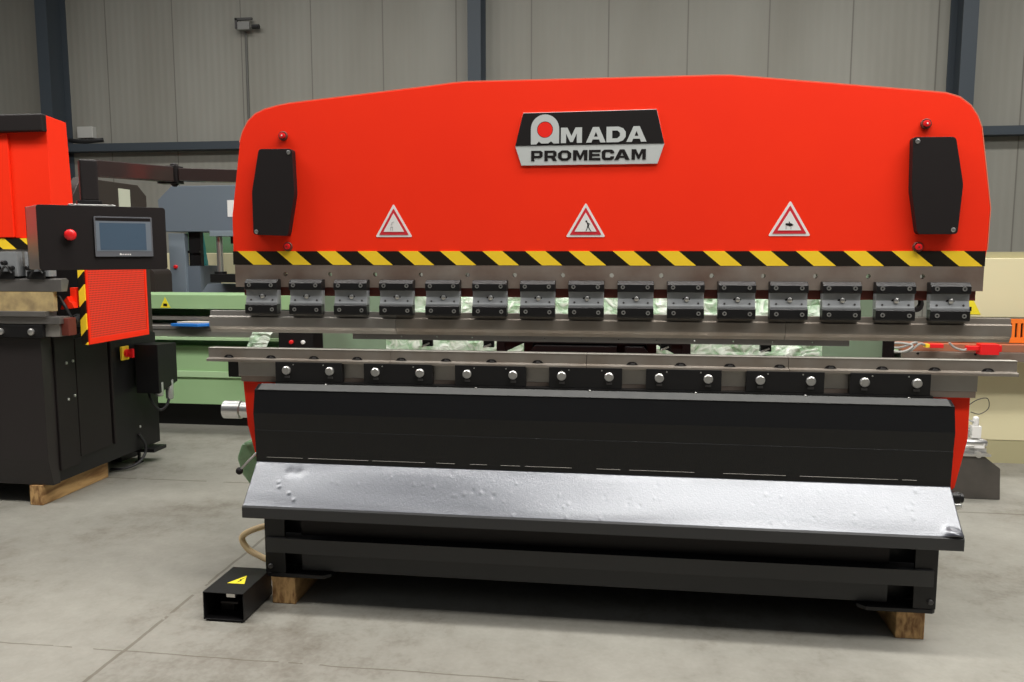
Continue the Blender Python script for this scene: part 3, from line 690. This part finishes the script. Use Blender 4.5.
for x in (-3.40, -3.83):
    c = MB().box(x - .17, x + .17, .93, .956, 1.040, 1.115).build('die_clamp', BLACK, LP, bevel=.002)
    for dx in (-.10, .10): MB().lathe((x + dx, .915, 1.075), [(0, .015), (.004, .020), (.016, .020)], n=16).build('hex_bolt', CHROME, c, smooth=True)
m = MB().box(XL, -3.165, .952, .985, 1.1965, 1.3115)
tag(m.build('packing_board', BOARD), 'stained brown board clamped between the tools of the left press', 'board')
# cabinet front with folded skirt
MB().prism([(.965, 1.035), (1.02, 1.045), (1.06, 1.045), (1.06, .125), (1.0, .125), (.965, .29)], XL, -3.275, 'x').build('front_cover', mat('brown_black_cover', (.016, .012, .012), .45), LP, bevel=.003)
MB().prism([(1.02, .125), (2.17, .125), (2.17, .95), (1.95, 1.02), (1.02, 1.02)], -3.36, -3.29, 'x').build('side_frame', BLACK, LP, bevel=.003)
MB().box(-3.29, -3.262, 1.06, 1.24, .20, 1.03).box(-3.29, -3.272, 1.26, 1.58, .24, 1.0).box(-3.29, -3.266, 1.60, 1.62, .24, .98).build('side_door', SATIN, LP, bevel=.004)
MB().prism([(1.95, .5), (2.16, .5), (2.16, 1.95), (2.06, 2.02), (1.45, 2.02), (1.36, 1.9), (1.36, 1.52), (1.95, 1.45)], -3.36, -3.30, 'x').build('upper_frame', BROWNBLACK, LP, bevel=.004)
MB().box(-3.30, -3.297, 1.83, 1.96, 1.81, 1.98).build('data_label', mat('label_card', (.48, .50, .40), .6), LP)
MB().box(XL, -3.36, 1.10, 2.16, .15, 1.0).build('tank_cabinet', BLACK, LP)
MB().box(XL, -3.365, 1.25, 2.0, 1.0, 1.60).build('throat_cover', BLACK, LP)
MB().box(-3.40, -3.225, 1.98, 2.14, .085, .110).lathe((-3.37, 2.02, 0), [(0, .03), (.01, .03), (.012, .012), (.088, .012)], 'z', 14).build('rear_foot', BLACK, LP)
MB().box(-3.60, -3.50, 2.0, 2.2, .0, .15).build('rear_foot', BLACK, LP)
g = MB().prism([(1.10, .995), (1.67, .995), (1.70, 1.03), (1.70, 1.47), (1.10, 1.47)], -3.058, -3.05, 'x').build('side_guard', PERF, LP)
MB().box(-3.056, -3.046, 1.09, 1.71, .985, 1.02).box(-3.056, -3.046, 1.69, 1.71, 1.02, 1.47).box(-3.056, -3.046, 1.09, 1.11, 1.02, 1.47).build('guard_rim', RED, g, bevel=.001)
MB().box(-3.092, -3.054, 1.078, 1.09, .985, 1.47).build('hazard_edge', HAZ3, g)
MB().box(-3.28, -3.056, 1.69, 1.70, 1.02, 1.47).build('guard_back', SATIN, g)
m = MB().box(-3.15, -3.11, 1.08, 1.12, 1.22, 1.33).prism([(-3.19, 1.20), (-3.13, 1.205), (-3.10, 1.21), (-3.11, 1.24), (-3.13, 1.25), (-3.14, 1.28), (-3.17, 1.25)], 1.04, 1.08)
m.build('hand_guard', RED, LP, bevel=.003)
MB().lathe((-3.13, 1.06, 1.13), [(0, .030), (.05, .042), (.09, .030)], 'y', 16).tube([(-3.19, 1.03, 1.28), (-3.15, 1.03, 1.22), (-3.13, 1.05, 1.15)], .01).build('cable_boot', CABLE, LP, smooth=True)
b = MB().prism([(1.86, .545), (2.10, .60), (2.10, .885), (1.86, .895)], -3.262, -3.085, 'x').build('switch_box', BLACK, LP, bevel=.004)
s = MB().box(-3.272, -3.255, 1.71, 1.79, .80, .895).build('main_switch', YELP, LP, bevel=.003)
MB().lathe((-3.255, 1.755, .847), [(0, .028), (.02, .028), (.022, .012), (.05, .012)], 'x', 18).box(-3.225, -3.20, 1.745, 1.765, .817, .877).build('switch_knob', BTNRED, s)
for y, z, h in ((1.90, .62, .10), (2.03, .62, .145)):
    MB().lathe((-3.11, y, z - h), [(0, .012), (.012, .028), (h, .028), (h + .01, .02)], 'z', 18).build('air_filter', ALU, LP, smooth=True)
MB().tube([(-3.22, 1.93, .57), (-3.18, 1.92, .47), (-3.15, 1.96, .41), (-3.12, 2.0, .44), (-3.11, 2.03, .50)], .010).build('air_hose', CABLE, LP, smooth=True)
MB().tube([(-3.285, 1.90, .24), (-3.26, 1.93, .16), (-3.26, 1.92, .09), (-3.27, 1.84, .04), (-3.33, 1.76, .02), (-3.42, 1.76, .014)], .010).build('mains_cable', CABLE, LP, smooth=True)
for y, z in ((1.155, .86), (1.215, .865), (1.155, .63), (1.215, .645), (1.88, .30)): MB().lathe((-3.262, y, z), [(0, .009), (.006, .009), (.008, .006)], 'x', 10).build('bolt', CHROME, LP)

# ------------------------------------------------------------------ GREEN MACHINE behind
GM = empty('guillotine_shear', (-.9, 3.5, 0))
tag(GM, 'long low light green machine with a steel table, behind the big red press', 'machine')
gx0, gx1 = -4.6, 2.24
MB().box(gx0, gx1, 3.137, 3.55, 1.055, 1.178).build('top_beam', GREEN, GM, bevel=.004)
MB().box(gx0, gx1, 3.35, 3.55, .80, 1.055).build('blade_holder', GREEND, GM)
MB().box(gx0, gx1, 3.18, 3.35, .955, .985).build('upper_blade', STEEL, GM)
MB().box(gx0, gx1, 3.05, 3.35, .885, .915).build('table', STEEL, GM, bevel=.002)
MB().box(gx0, gx1, 3.06, 3.14, .822, .884).build('table_front', STEEL, GM, bevel=.002)
MB().box(gx0, gx1, 3.03, 3.20, .795, .820).build('table_ledge', GREENL, GM, bevel=.002)
MB().box(gx0, gx1, 3.18, 3.22, .735, .795).build('recess', GREEND, GM)
MB().box(gx0, gx1, 3.137, 3.22, .22, .733).build('bed', GREEN, GM, bevel=.003)
MB().box(gx0, gx1, 3.118, 3.137, .460, .513).build('bed_rib', GREENL, GM, bevel=.003)
MB().box(gx0 + .2, gx1 - .1, 3.30, 3.5, .0, .8).build('bed_support', BLACK, GM)
MB().box(gx1, gx1 + .06, 3.0, 3.6, .0, 1.20).build('end_frame', BLACK, GM)
MB().prism([(1.60, .80), (2.20, .80), (2.20, 1.20), (1.60, 1.20)], 3.10, 3.132).build('end_cover', GREEND, GM)
m = MB().prism([(-3.830, 1.064), (-3.735, 1.064), (-3.782, 1.155)], 3.134, 3.137); a = m.build('warning_triangle', YELLOW, GM)
MB().box(-3.80, -3.764, 3.132, 3.134, 1.076, 1.100).build('pictogram', INK, a)
cb = MB().box(-2.665, -2.33, 2.93, 3.04, .75, .90).build('control_box', BLACK, GM, bevel=.003)
MB().lathe((-2.55, 2.905, .805), [(0, .012), (.004, .017), (.025, .017)], n=14).build('red_button', BTNRED, cb, smooth=True)
MB().lathe((-2.45, 2.910, .805), [(0, .012), (.004, .017), (.02, .017)], n=14).build('white_button', WHITE, cb, smooth=True)
fo = empty('folder', (-3.45, 3.12, .916)); tag(fo, 'blue plastic folder with buff papers lying on the steel table of the green machine', 'folder')
MB().prism([(-3.66, 3.00), (-3.40, 2.97), (-3.34, 3.03), (-3.26, 3.05), (-3.28, 3.12), (-3.60, 3.10)], .9155, .940, 'z').build('cover', BLUE, fo, bevel=.004)
MB().prism([(-3.62, 3.03), (-3.42, 3.02), (-3.30, 3.08), (-3.32, 3.13), (-3.56, 3.11)], .941, .953, 'z').build('papers', PAPER, fo)

# crumpled film over the green machine
def film(name, x0, x1, pathpts, nx, label, seed, drape=None):
    m = MB(); ny = len(pathpts) * 6
    P = [Vector((0, y, z)) for y, z in pathpts]; vs = []
    for j in range(ny + 1):
        t = j / ny * (len(P) - 1); k = min(int(t), len(P) - 2); p = P[k].lerp(P[k + 1], t - k)
        for i in range(nx + 1):
            x = x0 + (x1 - x0) * i / nx
            if drape: x += drape * (1 - j / ny)
            q = Vector((x * 3.1 + seed, j * .22, seed)); h = .05 * abs(noise.noise(q)) + .03 * noise.noise(q * 3) + .012 * noise.noise(q * 8)
            vs.append((x, p.y - .01 - abs(h), p.z + (.02 * noise.noise(q * 2.0) if 0 < j < ny else .03 * noise.noise(q * 1.5))))
    kx = nx + 1
    m.add(vs, [(j * kx + i, j * kx + i + 1, (j + 1) * kx + i + 1, (j + 1) * kx + i) for j in range(ny) for i in range(nx)])
    return tag(m.build(name, FILM, smooth=True), label, 'plastic sheet', 'plastic sheets over the green machine')
film('plastic_sheet', -2.17, 1.72, [(3.45, 1.235), (3.13, 1.235), (3.08, 1.18), (3.03, 1.0), (2.99, .86), (2.99, .62)], 190, 'wide crumpled clear plastic sheet draped over the middle of the green machine', 3.3)
film('plastic_sheet', -2.98, -2.80, [(3.02, .94), (2.94, .86), (2.93, .76), (2.94, .62)], 30, 'small crumpled green plastic sheet hanging at the left of the black button box', 8.1, .12)

# ------------------------------------------------------------------ GREY PRESS further back, left
GP = empty('grey_press', (-3.9, 4.9, 0))
tag(GP, 'blue grey press with chamfered upper body, behind the green machine at left', 'machine')
MB().prism([(-4.605, 1.755), (-4.640, 2.08), (-4.48, 2.225), (-2.9, 2.225), (-2.9, 1.755)], 4.5, 5.0).build('upper_body', BLUEGREY, GP, bevel=.006)
MB().box(-4.55, -4.372, 4.52, 4.6, .0, 1.74).build('leg', BLUEGREYL, GP, bevel=.004)
MB().box(-4.372, -4.235, 4.56, 5.0, .0, 1.40).build('side_panel', BLUEGREY, GP)
m = MB().box(-4.371, -4.24, 4.60, 4.66, 1.4, 1.755).box(-4.371, -4.24, 4.57, 4.6, 1.535, 1.56)
m.build('throat', BLACK, GP)
MB().lathe((-4.478, 4.495, 1.392), [(0, .012), (.004, .020), (.025, .020)], n=14).build('stop_button', BTNRED, GP)
MB().box(-3.872, -3.80, 4.496, 4.5, 1.905, 2.075).build('data_label', WHITE, GP)
MB().box(-3.92, -3.0, 4.2, 4.4, 1.70, 1.755).build('slide', BLUEGREYL, GP, bevel=.004)
MB().lathe((-3.87, 4.30, 1.32), [(0, .030), (.39, .030)], 'z', 18).build('guide_rod', BRIGHT, GP, smooth=True)
MB().box(-3.93, -3.2, 4.2, 4.42, 1.245, 1.325).lathe((-3.87, 4.30, 1.32), [(0, .06), (.03, .06)], 'z', 18).build('rod_base', BLACK, GP)
MB().prism([(-4.18, 1.09), (-4.08, 1.22), (-3.0, 1.22), (-3.0, 0), (-4.18, 0)], 4.42, 4.52).build('table', BLUEGREYL, GP)
MB().lathe((-3.72, 4.35, 1.63), [(0, .05), (.07, .05)], 'z', 14).build('stop_collar', BLACK, GP)
BC = empty('machine_cabinet', (-4.6, 6.0, 0)); tag(BC, 'cream and dark green cabinet seen past the chrome rod of the grey press', 'cabinet')
MB().box(-5.35, -3.6, 5.8, 6.4, .0, 1.535).build('body', CREAM, BC, bevel=.01)
MB().box(-5.20, -3.6, 6.0, 6.4, 1.536, 1.84).build('top_unit', GREEND, BC)
m = MB().prism([(-4.83, 0), (-4.53, 0), (-4.57, 1.0), (-4.70, 1.95), (-4.80, 1.95)], 5.4, 5.46)
tag(m.build('signboard', TEAL), 'teal upright panel standing beside the grey press', 'panel')
m = MB().prism(rounded([(-4.95, 0), (-4.37, 0), (-4.37, 1.36), (-4.46, 1.40), (-4.49, 1.8), (-4.9, 1.85)], .08, 6), 3.95, 4.25)
tag(m.build('machine_housing', BROWNBLACK, bevel=.01), 'dark brown rounded machine housing between the left press and the grey press', 'machine')

# ------------------------------------------------------------------ CREAM PRESS at right
KP = empty('cream_press', (3.3, 3.2, 0))
tag(KP, 'cream machine with an orange slotted guard, at the right edge behind the red press', 'machine')
MB().box(2.56, 5.2, 2.84, 3.4, 1.075, 1.500).build('upper_body', CREAM, KP, bevel=.004)
MB().box(2.56, 5.2, 2.87, 3.4, 1.500, 1.545).build('top_cap', CREAMD, KP)
MB().box(2.36, 5.2, 2.84, 3.4, .172, .79).build('lower_body', CREAM, KP, bevel=.004)
MB().box(2.36, 5.2, 2.845, 3.4, .0, .172).build('plinth', CREAMD, KP)
slots = [[(x, .945), (x + .016, .945), (x + .016, 1.045), (x, 1.045)] for x in [2.42 + .037 * i for i in range(24)]]
g = MB().prism([(2.30, .905), (4.6, .905), (4.6, 1.075), (2.30, 1.075)], 2.70, 2.712, 'y', slots).build('slotted_guard', ORANGE, KP)
MB().box(2.30, 4.6, 2.73, 2.84, .905, 1.075).build('guard_backing', BROWNBLACK, g)
MB().box(2.12, 4.8, 2.60, 2.84, .850, .900).build('table', mat('reflection_tinted_table', (.40, .16, .09), .5, .3), KP)  # brownish red reflection on the table top, put into its colour
MB().box(2.12, 4.8, 2.58, 2.62, .785, .848).build('table_rail', RUSTY, KP, bevel=.002)
for x in (2.22, 2.60): MB().lathe((x, 2.572, .835), [(0, .006), (.004, .009), (.01, .009)], n=10).build('rail_bolt', INK, KP)
MB().prism([(2.315 + .052 * math.cos(i * math.pi / 10), 1.16 + .06 * math.sin(i * math.pi / 10)) for i in range(20)], 2.93, 3.0, 'y', [[(2.315 + .034 * math.cos(i * math.pi / 10), 1.168 + .038 * math.sin(i * math.pi / 10)) for i in range(20)]]).build('lifting_ring', INK, GM)
a = MB().prism([(2.56, 1.095), (2.725, 1.095), (2.64, 1.255)], 2.836, 2.84); a = a.build('warning_triangle', YELLOW, KP)
MB().box(2.62, 2.66, 2.834, 2.836, 1.12, 1.15).build('pictogram', INK, a)
rb = MB().box(2.60, 2.72, 2.50, 2.58, .840, .915).box(2.72, 2.745, 2.52, 2.57, .86, .905).box(2.52, 2.60, 2.52, 2.56, .868, .898).build('red_connector', BTNRED, KP, bevel=.003)
MB().box(2.27, 2.36, 2.50, 2.56, .882, .912).build('red_plug', BTNRED, KP, bevel=.004)
MB().box(2.245, 2.27, 2.505, 2.555, .885, .908).build('plug_collar', YELP, KP)
for pts in ([(2.53, 2.54, .88), (2.50, 2.53, .868), (2.44, 2.52, .885), (2.40, 2.52, .92)], [(2.25, 2.53, .90), (2.20, 2.50, .91), (2.14, 2.50, .86), (2.06, 2.48, .855), (1.98, 2.5, .87)],
            [(1.96, 2.5, .90), (2.06, 2.5, .915), (2.15, 2.49, .90), (2.10, 2.48, .86), (2.0, 2.5, .85)], [(1.98, 2.52, .88), (2.08, 2.50, .885), (2.17, 2.5, .92), (2.2, 2.52, .90)]):
    MB().tube(pts, .008, 8).build('cable', GCABLE, KP, smooth=True)

# steel box and valve block on the floor, right rear
BX = empty('equipment_box', (2.2, 2.1, 0)); tag(BX, 'grey steel box with chamfered corner on the floor behind the large red press', 'steel box')
MB().prism([(1.90, .002), (2.512, .002), (2.502, .200), (2.405, .275), (1.90, .275)], 1.89, 2.25).build('body', mat('scuffed_grey_steel', (.065, .062, .055), .4, .4, noise_=(5, .5, (.12, .105, .095))), BX, bevel=.003)
MB().box(1.95, 2.44, 1.88, 2.2, .276, .290).lathe((2.37, 1.885, .285), [(0, .02), (.03, .02)], n=14).build('lid', BRIGHT, BX)
VB = empty('valve_assembly', (2.25, 2.0, .29)); tag(VB, 'silver pneumatic valve block with a curled wire, sitting on the grey steel box', 'valve')
MB().box(2.16, 2.44, 1.95, 2.10, .291, .315).build('base', BRIGHT, VB)
MB().lathe((2.24, 1.96, .345), [(0, .02), (.04, .032), (.17, .032), (.2, .02)], 'x', 16).build('cylinder', BRIGHT, VB, smooth=True)
MB().box(2.25, 2.36, 1.97, 2.06, .378, .43).box(2.27, 2.33, 1.98, 2.05, .43, .58).build('valve_body', ALU, VB, bevel=.004)
MB().lathe((2.40, 2.0, .378), [(0, .02), (.06, .02), (.07, .01)], 'z', 12).build('fitting', mat('copper_fitting', (.45, .2, .1), .35, .8), VB)
MB().box(2.345, 2.40, 1.94, 1.99, .378, .455).box(2.36, 2.42, 1.93, 1.97, .316, .35).lathe((2.37, 1.96, .455), [(0, .018), (.05, .018), (.06, .01)], 'z', 12).build('sensor_block', WHITE, VB, bevel=.003)
MB().tube([(2.31, 1.97, .57), (2.37, 1.96, .62), (2.43, 1.96, .63), (2.44, 1.96, .57), (2.39, 1.96, .53), (2.34, 1.97, .54)], .0028, 6).build('wire', CABLE, VB)
MB().tube([(2.31, 1.96, .50), (2.38, 1.95, .46), (2.34, 1.95, .41), (2.40, 1.95, .37)], .006, 8).build('pipe', ALU, VB)

# ------------------------------------------------------------------ wall fittings
jb = empty('junction_box', (-7.40, 7.35, 3.2)); tag(jb, 'small white junction box on the back wall above the sheeting rail', 'junction box')
MB().box(-7.52, -7.28, 7.30, 7.399, 3.15, 3.31).build('cover', mat('grey_white_plastic', (.50, .50, .47), .5), jb, bevel=.01)
for i in range(4): MB().lathe((-7.48 + .055 * i, 7.35, 3.125), [(0, .012), (.025, .016)], 'z', 10).build('cable_gland', DGREY, jb)
tag(MB().tube([(-7.62, 7.28, 3.12), (-7.50, 7.24, 3.10), (-7.36, 7.24, 3.095), (-7.22, 7.26, 3.105), (-7.12, 7.30, 3.12)], .03, 8).build('cable_bundle', CABLE), 'dark bundle of cables on the sheeting rail below the junction box', 'cable')
wl = empty('wall_lamp', (-4.97, 7.39, 4.5)); tag(wl, 'small wall lamp on top of a thin conduit, high on the back wall', 'lamp')
MB().box(-5.05, -4.88, 7.26, 7.32, 4.53, 4.64).build('lamp_head', mat('lamp_housing', (.20, .20, .19), .4), wl, bevel=.01)
MB().box(-5.10, -5.07, 7.30, 7.34, 4.56, 4.70).box(-5.10, -4.86, 7.30, 7.34, 4.67, 4.70).build('bracket', DGREY, wl)
MB().lathe((-4.86, 7.32, 4.58), [(0, .03), (.10, .03)], 'x', 12).build('sensor', CABLE, wl)
MB().lathe((-4.985, 7.385, 2.0), [(0, .016), (2.53, .016)], 'z', 10).build('conduit', mat('grey_conduit', (.12, .12, .11), .5), wl)
